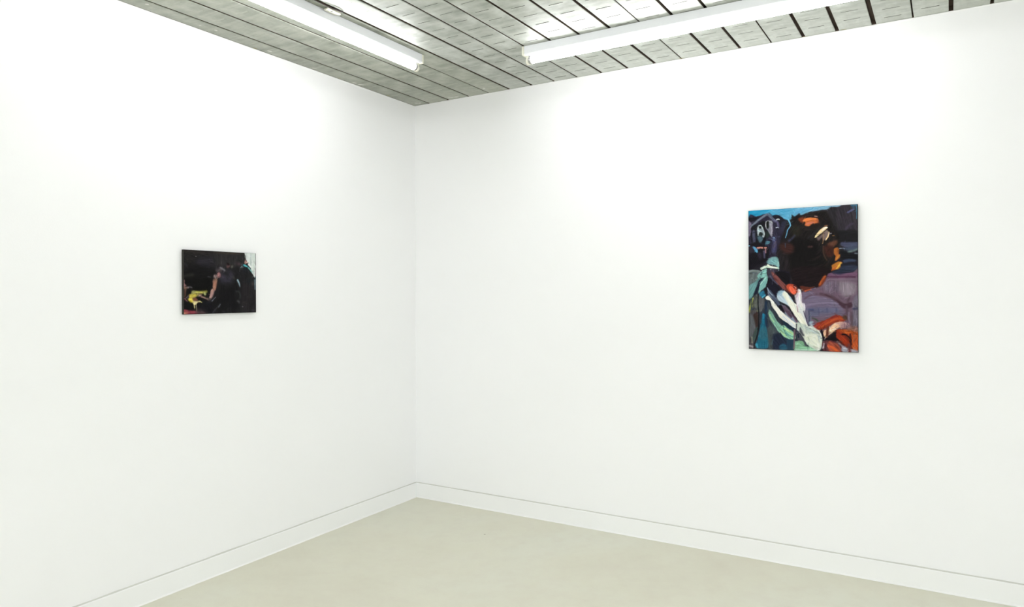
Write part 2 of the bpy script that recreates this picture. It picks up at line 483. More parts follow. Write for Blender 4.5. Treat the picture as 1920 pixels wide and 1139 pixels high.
# ------------------------------------------------------------------ paintings
CROPS = {'A': (1395, 375, 864/110), 'B': (1500, 375, 903/115), 'C': (1395, 510, 808/110), 'D': (1500, 510, 845/115),
         'E': (335, 460, 1302/80), 'F': (405, 460, 1302/80), 'G': (335, 525, 1302/80), 'K': (405, 525, 1302/80)}
def homography(src, dst):
    A = []; B = []
    for (x, y), (u, v) in zip(src, dst):
        A.append([x, y, 1, 0, 0, 0, -u*x, -u*y]); B.append(u)
        A.append([0, 0, 0, x, y, 1, -v*x, -v*y]); B.append(v)
    h = np.linalg.solve(np.array(A, float), np.array(B, float))
    return np.append(h, 1).reshape(3, 3)
class Canvas:
    """lays brush strokes, one over the other, on a grid of paint: colour and thickness per point"""
    def __init__(s, corners, W, Hh, base, seed):
        s.W, s.H = W, Hh
        s.M = homography(corners, [(0, 0), (W-1, 0), (W-1, Hh-1), (0, Hh-1)])
        s.rs = np.random.RandomState(seed)
        s.c = np.zeros((Hh, W, 3)); s.c[:] = [int(base[i:i+2], 16)/255 for i in (1, 3, 5)]
        s.h = np.zeros((Hh, W))
        s.YY, s.XX = np.mgrid[0:Hh, 0:W].astype(float)
        s.k = W/(corners[1][0]-corners[0][0])
        s.nz = {}
        s.n1 = s.vnoise(9)*.6+s.vnoise(4)*.4
    def vnoise(s, cell, ax=1.0, ang=0.0):
        ca, sa = math.cos(ang), math.sin(ang)
        u = (s.XX*ca+s.YY*sa)/(cell*ax); v = (-s.XX*sa+s.YY*ca)/cell
        u = u-u.min(); v = v-v.min()
        g = s.rs.rand(int(v.max())+3, int(u.max())+3)*2-1
        i = v.astype(int); j = u.astype(int); fu = u-j; fv = v-i
        fu = fu*fu*(3-2*fu); fv = fv*fv*(3-2*fv)
        return (g[i, j]*(1-fu)+g[i, j+1]*fu)*(1-fv)+(g[i+1, j]*(1-fu)+g[i+1, j+1]*fu)*fv
    def streak(s, ang):
        k = int(round(math.degrees(ang)/15)) % 12
        if k not in s.nz:
            a = math.radians(k*15)
            s.nz[k] = s.vnoise(1.7, 14, a)*.65+s.vnoise(4.5, 9, a)*.35
        return s.nz[k]
    def pts(s, crop, txt):
        ox, oy, k = CROPS[crop]
        p = np.array([[float(a) for a in q.split(',')] for q in txt.split()])
        p = p/k+[ox, oy]
        q = np.c_[p, np.ones(len(p))] @ s.M.T
        return q[:, :2]/q[:, 2:], s.k/k
    def smooth(s, p, closed):
        n = len(p); out = []
        rng = range(n) if closed else range(n-1)
        for i in rng:
            if closed: a, b, c, d = p[i-1], p[i], p[(i+1) % n], p[(i+2) % n]
            else: a, b, c, d = p[max(i-1, 0)], p[i], p[i+1], p[min(i+2, n-1)]
            for t in (0, 1/3, 2/3):
                out.append(.5*((2*b)+(-a+c)*t+(2*a-5*b+4*c-d)*t*t+(-a+3*b-3*c+d)*t**3))
        if not closed: out.append(p[-1])
        return np.array(out)
    def lay(s, sl, al, col, ang, tex, thick, op, col2, prm):
        c = np.array([int(col[i:i+2], 16)/255 for i in (1, 3, 5)])
        st = s.streak(ang)[sl]
        if col2:
            c2 = np.array([int(col2[i:i+2], 16)/255 for i in (1, 3, 5)])
            f = np.clip(prm+st*.35, 0, 1)[..., None]
            c = c*(1-f)+c2*f
        c = c*(1+st[..., None]*tex)+st[..., None]*tex*.06
        a = np.clip(al*op, 0, 1)
        s.c[sl] = s.c[sl]*(1-a[..., None])+np.clip(c, 0, 1)*a[..., None]
        s.h[sl] = s.h[sl]*(1-a)+a*(thick*(1+.8*st))
    def box(s, p, m):
        x0 = max(int(p[:, 0].min()-m), 0); x1 = min(int(p[:, 0].max()+m)+2, s.W)
        y0 = max(int(p[:, 1].min()-m), 0); y1 = min(int(p[:, 1].max()+m)+2, s.H)
        return (slice(y0, y1), slice(x0, x1)) if x1 > x0 and y1 > y0 else None
    def dist(s, sl, p, closed):
        x = s.XX[sl][..., None]; y = s.YY[sl][..., None]
        a = p if closed else p[:-1]; b = np.roll(p, -1, 0) if closed else p[1:]
        d = b-a; L2 = np.maximum((d**2).sum(1), 1e-9)
        t = np.clip(((x-a[:, 0])*d[:, 0]+(y-a[:, 1])*d[:, 1])/L2, 0, 1)
        D = np.hypot(x-a[:, 0]-t*d[:, 0], y-a[:, 1]-t*d[:, 1])
        k = D.argmin(-1)
        return D.min(-1), k, np.take_along_axis(t, k[..., None], -1)[..., 0], a, b
    def P(s, crop, col, txt, soft=1.2, ang=None, tex=.12, thick=.35, op=1.0, col2=None, rag=1.2):
        """a painted patch with a soft, slightly ragged edge"""
        p, k = s.pts(crop, txt); p = s.smooth(p, True)
        sl = s.box(p, soft+4)
        if sl is None: return
        D, kk, tt, a, b = s.dist(sl, p, True)
        x = s.XX[sl]; y = s.YY[sl]; ins = np.zeros(x.shape, bool)
        for (ax, ay), (bx, by) in zip(a, b):
            if ay == by: continue
            ins ^= ((ay > y) != (by > y)) & (x < (bx-ax)*(y-ay)/(by-ay)+ax)
        sd = np.where(ins, D, -D)+s.n1[sl]*rag
        al = np.clip(.5+sd/(2*soft), 0, 1); al = al*al*(3-2*al)
        if ang is None:
            q = p-p.mean(0); ev, vec = np.linalg.eigh(q.T @ q); ang = math.atan2(vec[1, 1], vec[0, 1])
        else: ang = math.radians(ang)
        q = (x-p[:, 0].min())/max(np.ptp(p[:, 0]), 1)
        s.lay(sl, al, col, ang % math.pi, tex, thick, op, col2, q)
    def S(s, crop, col, txt, w0, w1=None, soft=.8, tex=.14, thick=.6, op=1.0, col2=None, wm=None, rag=.5):
        """one brush stroke along a path; widths in crop pixels: start, end, optional middle"""
        p, k = s.pts(crop, txt); p = s.smooth(p, False)
        w1 = w0 if w1 is None else w1
        sl = s.box(p, max(w0, w1, wm or 0)*k+4)
        if sl is None: return
        D, kk, tt, a, b = s.dist(sl, p, False)
        u = (kk+tt)/(len(p)-1)
        if wm is None: wd = w0+(w1-w0)*u
        else: wd = np.where(u < .5, w0+(wm-w0)*np.sin(u*math.pi), w1+(wm-w1)*np.sin(u*math.pi))
        sd = wd*k/2-D+s.n1[sl]*rag
        al = np.clip(.5+sd/(2*soft), 0, 1)
        d = p[-1]-p[0]; ang = math.atan2(d[1], d[0]) % math.pi
        s.lay(sl, al, col, ang, tex, thick, op, col2, u)

    def rework(s, n, lmin, lmax, wmin, wmax, jit, seed, box=None, hue=.02, op=.75):
        """short loaded-brush dabs over the laid-in colour, following its forms, as wet paint is worked"""
        rs = np.random.RandomState(seed)
        L = s.c.mean(-1)
        for _ in range(5):
            for ax in (0, 1): L = (np.roll(L, 2, ax)+L*2+np.roll(L, -2, ax))/4
        gy, gx = np.gradient(L)
        for _ in range(4):
            for ax in (0, 1):
                gx = (np.roll(gx, 4, ax)+gx*2+np.roll(gx, -4, ax))/4; gy = (np.roll(gy, 4, ax)+gy*2+np.roll(gy, -4, ax))/4
        x0, y0, x1, y1 = box or (0, 0, 1, 1)
        for _ in range(n):
            px = (x0+(x1-x0)*rs.rand())*(s.W-1); py = (y0+(y1-y0)*rs.rand())*(s.H-1)
            i, j = int(py), int(px)
            a = math.atan2(gx[i, j], -gy[i, j]) + rs.randn()*.25
            ln = rs.uniform(lmin, lmax); wd = rs.uniform(wmin, wmax); bend = rs.randn()*.25
            u = np.linspace(-.5, .5, 5)
            path = np.c_[px+np.cos(a)*u*ln-np.sin(a)*bend*ln*(u*u-.12), py+np.sin(a)*u*ln+np.cos(a)*bend*ln*(u*u-.12)]
            sl = s.box(path, wd+2)
            if sl is None: continue
            D, kk, tt, _a, _b = s.dist(sl, path, False)
            uu = (kk+tt)/4
            w_ = wd*np.clip(np.sin(np.clip(uu*.85+.15, 0, 1)*math.pi), 0, 1)**.5
            al = np.clip(.5+(w_/2-D+s.n1[sl]*.6)/1.2, 0, 1)*op
            c = s.c[i, j]; l = c.mean()
            c = np.clip(c*(1+rs.randn()*jit)+rs.randn()*jit*.06+rs.randn(3)*hue*(.3+l), 0, 1)
            st = s.streak(a % math.pi)[sl]
            cc = np.clip(c*(1+st[..., None]*.16), 0, 1)
            s.c[sl] = s.c[sl]*(1-al[..., None])+cc*al[..., None]
            s.h[sl] = s.h[sl]*(1-al)+al*(.45*(1+.8*st))

def paint_portrait():
    # outdoor scene in oils: a dark bowed head over a white sleeve, dark house and sky behind
    cv = Canvas([(1404.2, 396), (1609.2, 382.4), (1609, 661.5), (1402.8, 654.8)], 420, 588, '#211e26', 5)
    P, S = cv.P, cv.S
    # hill and sky
    P('B', '#2a272b', '-60,240 200,160 400,120 560,60 900,40 900,700 -60,700', ang=80, tex=.2)
    P('B', '#37323a', '560,90 700,80 860,90 860,440 700,460 560,420', 8, ang=75, tex=.2, op=.7)
    P('B', '#1d1c1f', '500,470 860,450 870,640 520,620', 6, ang=0)
    P('A', '#1c8db8', '40,140 400,120 900,90 900,205 780,240 700,285 650,300 600,280 500,235 400,260 300,230 180,250 60,275', 2, ang=172, col2='#74b1d2', tex=.08)
    P('B', '#6fb0d2', '-40,105 300,85 590,72 580,95 470,100 400,140 300,152 170,172 60,208 -40,235', 3, ang=172, col2='#8fb9d2', tex=.08)
    P('B', '#4e9cc8', '-40,150 160,130 260,125 120,160 -40,215', 5, ang=165, op=.6)
    S('A', '#5ba5c9', '420,160 520,190 620,270 690,260', 60, 30, soft=4, op=.7)
    S('A', '#1797c4', '80,190 220,170 400,150', 26, 10, soft=3, op=.7)
    S('A', '#0f7ea6', '80,240 200,225 300,205', 20, 6, soft=3, op=.7)
    S('B', '#8db9d4', '480,95 540,95 585,85', 14, 8, op=.8)
    # right corner blues
    S('B', '#3c7ea0', '760,80 800,75 850,72', 16, 20, op=.8)
    S('B', '#4a90b0', '835,80 842,160 836,275', 12, 8, op=.9)
    S('B', '#3d6f8c', '790,95 805,130', 30, 10, soft=3, op=.7)
    S('B', '#56587e', '715,180 750,160 795,135', 26, 20, soft=2)
    S('B', '#4f4660', '680,430 730,370 780,345', 26, 20, soft=5, op=.6)
    # house, left
    P('A', '#2a2637', '70,265 200,255 320,210 450,260 520,300 620,320 660,420 560,560 520,700 480,820 380,900 70,900', 3, ang=70, tex=.25)
    P('A', '#15131b', '75,275 180,262 230,262 120,330 80,330', 2)
    P('A', '#7a6f86', '70,320 100,330 120,380 100,520 70,520', 3, ang=90)
    P('A', '#5e5a6b', '80,430 110,430 110,510 75,510', 4, op=.6)
    P('A', '#1b1922', '420,245 490,222 560,250 600,300 660,310 640,380 540,400 520,330', 3)
    P('A', '#2f3142', '560,330 660,320 650,420 560,470', 4, op=.8)
    S('A', '#6b7484', '120,390 210,310 330,225 360,220 440,290 480,310', 32, 26, wm=36, soft=2)
    S('A', '#8791a0', '130,370 230,290 320,228', 10, 8, soft=2, op=.8)
    S('A', '#565f72', '350,215 410,255 450,300', 16, 20, soft=2)
    S('A', '#3e4252', '380,200 420,235', 14, 14, soft=3)
    S('A', '#6a6488', '455,310 500,330 510,390', 34, 24, soft=4, op=.8)
    S('A', '#e8f0ee', '490,292 508,285 525,290', 20, 16)
    S('A', '#c4d0de', '480,410 505,405 520,415', 12, 6)
    # windows
    P('A', '#17161c', '110,420 200,360 320,320 330,560 240,650 120,640', 3)
    P('A', '#484a5e', '130,470 165,455 175,600 140,640', 4, ang=90)
    P('A', '#8f9ba2', '205,400 240,372 270,385 300,450 310,520 290,560 245,520 205,530', 2, ang=80, tex=.15)
    S('A', '#dbe9e4', '222,520 214,420 245,380 270,400 300,470 305,520 290,550', 13, 9, soft=2, op=.85)
    P('A', '#1d2422', '225,395 260,390 262,420 235,425', 2)
    P('A', '#1a1f1f', '222,500 250,475 285,500 270,535 230,525', 2)
    P('A', '#48606a', '215,535 290,560 250,640 215,600', 3)
    P('A', '#7d7d88', '325,320 420,310 430,420 420,540 390,520 350,440 325,430', 2, ang=80)
    S('A', '#dfe6dc', '330,400 328,340 350,322 400,322 425,345', 9, 6, soft=2, op=.8)
    S('A', '#a7a2b0', '400,360 415,450 408,520', 26, 12, soft=3)
    P('A', '#121513', '338,330 372,325 365,420 340,415', 1.5)
    P('A', '#26302c', '320,490 350,460 385,520 340,570', 2.5)
    P('A', '#4c7788', '308,625 345,605 390,615 370,650 320,655', 2.5)
    P('A', '#13121a', '300,560 330,580 320,640 270,640', 3)
    S('A', '#565a76', '370,570 440,555 530,540', 12, 8, soft=3, op=.7)
    S('A', '#50537a', '445,560 450,640 440,760', 44, 50, soft=6, op=.8)
    S('A', '#5b4f60', '470,620 440,700', 22, 20, soft=4, op=.8)
    S('A', '#8fb4d8', '440,560 455,558', 14, 14, soft=2)
    # ground floor left
    P('A', '#16131a', '70,660 350,680 350,880 200,960 70,1030', 3)
    P('A', '#2b2630', '75,690 130,690 170,760 120,780 75,780', 4)
    S('A', '#79b4d0', '72,680 90,678', 16, 10)
    P('A', '#5d9cc4', '128,695 160,690 195,720 208,770 195,785 165,750', 2)
    S('A', '#d28d7c', '205,708 250,705 300,708 330,705', 28, 24, soft=1.5)
    S('A', '#17131a', '288,680 290,735', 10, 10)
    S('A', '#b07f84', '320,720 322,780', 16, 16, soft=2)
    S('A', '#6a6788', '300,760 305,850', 26, 20, soft=4, op=.8)
    S('A', '#403648', '230,800 240,850', 50, 40, soft=6, op=.6)
    # figure's back and hair, dark mass
    P('A', '#211c1f', '650,300 700,300 864,250 864,1139 600,1139 520,900 480,800 560,560', 4, ang=110, tex=.25)
    P('B', '#1b1717', '-125,290 -60,258 60,222 170,188 300,168 400,180 520,420 590,560 560,760 480,980 400,1100 -120,1140', 5, ang=120, tex=.3)
    P('B', '#120f10', '-130,560 160,620 300,700 320,900 380,1080 100,1130 -130,1000', 10, ang=100)
    P('A', '#3b2320', '540,650 680,640 740,700 700,790 600,780 540,720', 10, tex=.2)
    S('B', '#3a3333', '20,240 160,190 380,160', 18, 12, soft=5, op=.5)
    P('A', '#2f2e22', '700,400 800,380 850,480 740,560', 10, op=.5)
    S('A', '#6fb3d6', '660,290 690,375 650,440 635,500 615,560', 26, 8, wm=13, soft=1)
    S('A', '#45688a', '612,640 612,700', 10, 6, soft=2, op=.8)
    S('A', '#4f5274', '670,600 720,560 750,525', 30, 16, soft=5, op=.7)
    S('B', '#2f3038', '130,560 260,450 380,370', 14, 10, soft=4, op=.7)
    rs = np.random.RandomState(2)
    for _ in range(90):
        a0 = rs.uniform(-2.6, 1.3); r0 = rs.uniform(.35, 1.0)
        pp = []
        for q in range(4):
            a = a0+q*.16; pp.append(f'{150+r0*400*math.cos(a):.0f},{620+r0*430*math.sin(a):.0f}')
        S('B', ['#2c2120', '#0e0c0d', '#33292b', '#3c2a24', '#191418', '#2a2c28'][rs.randint(6)], ' '.join(pp), rs.uniform(8, 22), 4, soft=2.5, op=rs.uniform(.3, .75))
    # orange light in the hair
    P('B', '#7a3a22', '-20,280 60,260 60,320 20,330', 6)
    P('B', '#cf6f3e', '50,300 100,268 200,260 270,280 275,330 240,350 190,345 150,385 80,375 85,330', 3, ang=170, tex=.25)
    S('B', '#f08a48', '60,308 130,282 240,278', 26, 20, soft=2.5)
    S('B', '#d07862', '110,355 160,340 210,330', 26, 20, soft=3)
    S('B', '#b38a7e', '225,240 258,245', 14, 10, soft=2)
    S('B', '#8a4a30', '260,300 280,340', 20, 16, soft=4)
    P('B', '#231a18', '150,390 220,350 300,350 260,420 180,440', 6)
    # pale strokes
    P('B', '#fbe0ab', '220,556 238,512 295,445 350,402 405,396 408,414 362,452 300,505 240,548', 1.2, ang=135, tex=.1, thick=.9, rag=.6)
    S('B', '#ffeee0', '340,440 380,405 405,405', 22, 16, soft=1)
    S('B', '#9a6b48', '370,385 405,375', 18, 14, soft=2)
    S('B', '#6b5a5c', '280,570 320,530 350,500', 50, 24, soft=4)
    P('B', '#7b6862', '350,480 400,440 430,480 400,560 350,600 335,560', 3, ang=110)
    S('B', '#f6d7a5', '432,475 420,530 385,585', 16, 20, soft=1)
    S('B', '#a9805c', '345,490 345,600 335,640', 8, 12, soft=1.5)
    S('B', '#4f3a2e', '345,680 350,790 400,890', 16, 14, soft=3)
    S('B', '#8a8599', '445,495 470,490', 16, 10, soft=1.5)
    S('B', '#9c7040', '485,525 505,522', 12, 12, soft=2)
    P('B', '#5c3a2c', '410,640 500,600 555,590 540,650 470,700 420,700', 5, ang=120)
    P('B', '#3a1f1a', '360,680 480,680 500,800 440,850 380,800', 7)
    S('B', '#4b3330', '130,690 180,688', 24, 20, soft=4)
    P('B', '#a8602c', '505,720 550,695 580,720 570,790 600,800 590,840 540,890 515,885 530,820 505,790', 2.5, ang=110, tex=.2)
    S('B', '#c98838', '545,860 570,830 598,800', 16, 14, soft=1.5)
    P('B', '#b3702f', '470,960 540,910 600,905 630,930 600,960 610,1005 560,1018 500,1030 465,1045 475,1000', 2.5, ang=150, tex=.2)
    S('B', '#e8b54a', '540,1000 580,960 600,930', 24, 30, soft=2)
    S('B', '#c5602a', '470,1030 510,1005 540,980', 22, 20, soft=2.5)
    # right-hand strips
    P('B', '#45485f', '600,640 640,618 860,622 860,690 700,700 610,670', 4, ang=0)
    P('B', '#424b5f', '640,700 860,680 860,730 700,745', 5, ang=0)
    S('B', '#b7c8e2', '585,712 640,708 660,718', 10, 5, soft=1)
    S('B', '#6e8380', '720,760 790,745 855,715', 26, 16, soft=4)
    S('B', '#8fa4ad', '815,785 855,785', 20, 18, soft=3)
    P('B', '#17171b', '600,730 700,770 860,800 860,870 640,880 600,830', 4, ang=0)
    P('B', '#38435a', '640,880 760,865 830,880 820,905 680,935 650,925', 4, ang=5)
    P('B', '#1f1e26', '620,930 860,900 860,960 640,985', 4, ang=0)
    P('B', '#2b3142', '480,1060 560,1020 640,960 860,960 860,1040 760,1060 620,1110 480,1090', 4, ang=0, tex=.2)
    # mauve ground
    P('D', '#6b5666', '330,60 420,10 620,40 740,0 815,0 820,800 600,800 20,780 0,300 200,230', 3, ang=2, tex=.1)
    P('B', '#6f4f68', '400,1139 430,1080 560,1090 700,1070 860,1060 860,1139', 4, ang=0)
    S('D', '#4a2c40', '380,62 560,66 760,66', 14, 16, soft=2.5)
    S('D', '#2d2c40', '470,12 560,20 640,0', 22, 12, soft=4)
    S('D', '#80707f', '380,110 600,100 780,100', 24, 20, soft=6, op=.6)
    P('D', '#76697a', '330,170 400,130 530,140 560,260 420,270 340,260', 10, ang=88, tex=.2)
    P('D', '#8c7f8a', '540,140 640,130 760,160 760,300 600,330 540,240', 12, ang=88, tex=.18)
    P('D', '#635463', '400,170 520,150 520,290 400,290', 12, ang=90, tex=.2, op=.7)
    P('D', '#71657c', '40,290 160,270 240,330 460,370 560,440 600,520 600,640 400,600 200,600 60,520', 6, ang=0, tex=.12)
    S('D', '#5c4858', '60,370 130,325 230,300', 18, 22, soft=4)
    S('D', '#4e3a45', '280,300 420,340 530,410 610,470 690,460', 26, 60, wm=48, soft=4)
    P('D', '#452f3a', '500,390 600,430 700,420 720,470 640,500 580,480', 4)
    S('D', '#9184a0', '50,480 220,430 400,420 520,440', 14, 14, soft=5, op=.8)
    P('D', '#5c5f7a', '90,500 300,490 520,500 580,600 400,600 160,620 90,560', 9, ang=0, tex=.14, op=.8)
    S('D', '#3f4468', '90,520 180,518', 20, 16, soft=3)
    for x in (255, 370, 500):
        S('D', '#494a66', f'{x},500 {x+4},600', 16, 10, soft=3, op=.7)
    P('D', '#6e5f70', '260,570 480,560 600,520 620,600 480,600 300,640', 8, op=.6)
    S('D', '#5a4654', '640,470 650,560 640,640', 30, 34, soft=4)
    S('D', '#4b3843', '690,330 660,400', 14, 24, soft=4, op=.7)
    P('D', '#716978', '740,360 800,340 800,740 720,740 720,560', 6, ang=90, tex=.2)
    S('D', '#33344f', '740,505 800,500', 22, 20, soft=4)
    S('D', '#56464f', '710,560 720,640 700,780', 22, 22, soft=3)
    S('D', '#8e8596', '670,560 672,640 690,700', 16, 14, soft=3, op=.8)
    P('D', '#6e6a7e', '40,540 130,530 160,700 120,750 40,700', 5, ang=85)
    S('D', '#3d4358', '120,540 128,640 115,740', 16, 16, soft=2.5)
    S('D', '#a8c1cf', '140,700 170,690', 34, 24, soft=3)
    S('D', '#c5d4dc', '150,735 165,760', 26, 30, soft=2)
    S('D', '#3e4840', '170,635 210,650 240,672', 18, 24, soft=2.5)
    # face underside and ear
    P('D', '#1a1114', '-100,-60 400,-60 390,20 340,110 280,190 230,215 160,200 60,260 -60,230 -100,120', 4, ang=160, tex=.2)
    P('D', '#7a3820', '250,190 300,90 360,40 350,110 290,190', 3, ang=120)
    S('D', '#c4602e', '270,170 310,100 345,50', 14, 14, soft=3)
    P('D', '#582a20', '0,190 120,210 200,200 150,240 90,268 30,260', 3)
    S('D', '#c9603f', '70,262 110,250 150,235', 16, 10, soft=2)
    S('D', '#7d708c', '150,240 210,222', 12, 8, soft=2)
    # left: dark folds of the jacket, sleeve
    P('C', '#57605f', '60,0 240,0 170,130 60,300', 4, ang=110, tex=.2)
    P('C', '#2e343e', '60,280 180,150 330,90 420,300 560,500 820,760 820,1075 60,1065', 4, ang=80, tex=.2)
    P('C', '#1b1824', '300,0 620,0 600,260 440,260 420,390 310,330 290,200 330,60', 4, ang=70, tex=.25)
    P('A', '#859190', '70,1040 180,1035 250,1060 190,1139 70,1139', 4, tex=.2)
    P('C', '#5e6768', '62,20 190,0 150,150 66,180', 5, ang=110, tex=.2)
    S('A', '#3c3f40', '90,1080 110,1085', 14, 14, soft=4)
    P('C', '#1d2130', '190,110 260,110 200,260 130,370 90,480 100,400 150,260', 3, ang=115)
    P('C', '#6b9b9b', '62,370 66,200 160,130 240,0 310,0 290,60 210,110 170,200 120,330 90,370', 2.5, ang=115, tex=.18)
    P('C', '#7eb3ae', '200,260 240,130 330,35 325,110 290,220 240,250 205,300', 2, ang=115, tex=.18)
    S('C', '#aee0d2', '225,170 290,90 325,50', 16, 14, soft=2.5)
    S('C', '#4a6d76', '215,150 270,100', 12, 10, soft=2)
    P('A', '#7ba7a8', '345,900 400,850 480,840 515,900 515,990 440,960 350,940', 3, ang=70, tex=.15)
    S('A', '#5f8896', '390,930 440,900', 50, 40, soft=6, op=.6)
    S('A', '#dcefd9', '260,1010 330,985 420,995 505,1005', 40, 30, soft=1.5)
    S('A', '#f4f7e4', '350,960 410,990 470,1000', 22, 20, soft=1.5)
    S('A', '#9fc6c6', '505,920 512,1040', 20, 8, soft=2)
    P('A', '#88c0b7', '190,1139 260,1050 330,1010 340,1040 320,1139', 2, ang=115, tex=.2)
    S('A', '#32404f', '250,1100 265,1070', 14, 14, soft=2)
    P('A', '#3d3846', '340,1030 430,1010 500,1040 480,1139 360,1139', 4, ang=80, tex=.2)
    S('A', '#5a4f60', '400,1040 470,1090', 16, 14, soft=4)
    P('C', '#74423f', '370,0 440,30 560,160 620,260 560,250 450,150', 3, ang=50, tex=.25)
    S('C', '#5d5a70', '360,60 400,110 460,170', 20, 12, soft=3)
    P('C', '#120f15', '430,0 620,20 620,170 560,160 470,60', 4)
    S('C', '#4a4d5e', '390,110 390,190', 10, 8, soft=2)
    # green-grey left panel
    P('C', '#4c4f4f', '62,560 240,540 280,370 200,300 110,360 66,480', 4, ang=80, tex=.25)
    S('C', '#aab052', '66,540 90,460 110,390 125,360', 26, 8, wm=26, soft=2.5)
    S('C', '#8f9a58', '70,560 150,550 220,530', 16, 14, soft=3)
    S('C', '#23304a', '105,380 95,470 110,520 150,490', 12, 12, soft=2.5)
    P('C', '#5f635c', '130,440 180,360 190,480 150,500', 4)
    S('C', '#8b9358', '110,480 125,450', 14, 10, soft=3, op=.7)
    P('C', '#58585c', '200,320 280,370 260,480 210,560 200,440', 4, ang=80)
    P('C', '#2c6f8c', '205,300 260,260 300,270 300,320 260,360 235,350', 2.5)
    S('C', '#55b3cd', '250,350 290,320 298,290', 16, 10, soft=1.5)
    P('C', '#16141c', '270,230 320,230 320,330 295,320', 3)
    P('C', '#4f4b50', '62,580 200,560 200,760 150,1020 62,1060', 4, ang=85, tex=.25)
    P('C', '#3a2c29', '130,590 190,560 190,760 170,800 130,680', 4, ang=80)
    P('C', '#5a5d61', '66,600 120,620 150,740 120,860 66,900', 5, ang=85, tex=.2)
    P('C', '#3f4e4c', '110,880 165,760 190,800 150,950 120,960', 3)
    S('C', '#aab39a', '100,900 102,980', 12, 10, soft=2)
    S('C', '#b2a9ac', '66,1020 110,1035', 22, 26, soft=3)
    P('C', '#22627a', '240,640 255,575 280,590 290,700 320,860 335,1020 290,1060 180,1050 150,1010 190,900', 3, ang=88, tex=.2)
    S('C', '#1f7596', '268,590 270,640 262,710', 26, 20, soft=3)
    P('C', '#36606c', '200,820 290,760 310,900 250,940 200,900', 8, op=.6)
    S('C', '#3f9fbe', '165,1000 175,1040', 26, 20, soft=3)
    S('C', '#14171c', '195,310 190,440 200,580 195,740 180,860 135,1000 130,1060', 12, 14, wm=16, soft=1.3)
    S('C', '#1e3047', '300,420 300,560 300,740', 34, 30, soft=3)
    P('C', '#3e4750', '320,440 350,430 400,620 470,800 420,880 350,760 320,600', 4, ang=75, tex=.2)
    P('C', '#4a5354', '320,780 400,760 430,900 380,1060 330,1060', 6, ang=85, op=.7)
    P('C', '#20283a', '400,860 540,880 600,960 560,1065 400,1065', 6, ang=60, tex=.2)
    P('C', '#27546a', '480,1020 540,990 590,1030 590,1068 490,1068', 4)
    P('C', '#233c50', '590,930 680,950 690,1070 590,1070', 4, ang=88)
    S('C', '#5c9099', '390,940 375,1000', 8, 6, soft=3, op=.5)
    # mid greens under the sleeve
    P('C', '#7fae9a', '335,560 350,520 400,590 450,680 510,740 520,790 480,840 400,720 350,640', 2.5, ang=60, tex=.2)
    S('C', '#a8d89a', '345,590 370,640 410,690', 16, 10, soft=2.5)
    P('C', '#8ec1a3', '480,790 530,735 600,760 690,850 705,920 650,930 560,905 500,840', 2.5, ang=40, tex=.25)
    S('C', '#c6e3a2', '560,780 620,820 690,870', 24, 16, soft=2)
    S('C', '#bfe0a0', '500,820 540,860 570,890', 14, 14, soft=2)
    S('C', '#3f7d84', '570,840 620,880 680,895', 10, 8, soft=1.5)
    S('C', '#2b4646', '543,690 543,790 580,880', 6, 5, soft=1.2)
    P('C', '#1d2b3e', '530,670 600,690 700,760 700,800 640,800 560,740', 3, ang=35)
    # right panels beneath forearm
    P('C', '#34363e', '700,800 760,820 820,860 820,960 760,960 720,900', 3)
    P('D', '#474852', '-60,830 20,880 70,960 100,1010 30,1030 -20,980', 3, ang=60)
    P('C', '#7fb08b', '690,1060 720,960 780,950 820,980 820,1080 690,1075', 3, ang=10, tex=.2)
    P('D', '#86b795', '-80,960 0,980 60,1020 200,1040 260,1085 200,1095 -80,1090', 3, ang=5, tex=.2)
    S('D', '#5c8570', '0,990 80,1030 190,1045', 8, 8, soft=2)
    S('D', '#b4cfc1', '-60,1075 120,1080 250,1075', 16, 14, soft=3)
    # collar and sleeve whites
    P('C', '#8a97a8', '325,220 345,260 440,360 480,440 560,470 640,560 700,660 820,740 820,860 720,800 600,640 500,480 400,380 330,320', 3, ang=50, tex=.2)
    P('C', '#1c1a28', '350,150 420,200 470,260 450,360 380,290 330,210', 3)
    P('C', '#4d566c', '330,230 400,300 450,380 500,450 480,470 400,380 340,300', 2.5, ang=50)
    S('C', '#9fb6c8', '322,222 345,275 400,330', 14, 8, soft=1.5)
    P('C', '#191420', '470,470 520,460 560,540 540,570 490,510', 2.5)
    P('C', '#5c4a5a', '520,460 600,500 660,600 640,640 570,560', 3.5, ang=50, tex=.2)
    P('C', '#c3d6e2', '450,330 500,260 600,300 700,440 780,600 700,560 600,460 480,400', 2.5, ang=50, tex=.12)
    P('C', '#8fb3c8', '450,300 490,255 540,270 500,330', 4, op=.8)
    P('C', '#f6f6e6', '520,300 560,265 600,300 640,380 720,450 770,520 830,640 870,760 780,710 690,590 600,440 560,360', 2, ang=55, tex=.06, thick=.9)
    P('C', '#faf8ee', '290,355 325,325 360,350 420,430 500,530 600,620 700,700 740,740 700,780 600,710 500,640 440,550 380,470 360,400 310,385', 1.8, ang=42, tex=.06, thick=.9)
    S('C', '#b9cbe0', '540,620 620,690 690,750', 22, 16, soft=5, op=.7)
    P('C', '#e0d8e0', '700,340 730,240 780,250 790,340 790,440 760,520 720,440', 3, ang=85, tex=.1)
    S('C', '#f7f4f4', '760,260 775,360 770,440', 34, 40, soft=3)
    S('C', '#a78a9c', '735,260 725,340', 20, 16, soft=4, op=.8)
    P('C', '#e8e2ea', '770,440 830,430 840,520 800,540 770,500', 2)
    P('D', '#dfe2e0', '-20,440 30,460 60,540 60,620 110,760 20,720 -20,600', 2, ang=65, tex=.08)
    S('D', '#f7f6e4', '-10,600 30,680 80,740', 70, 50, soft=2)
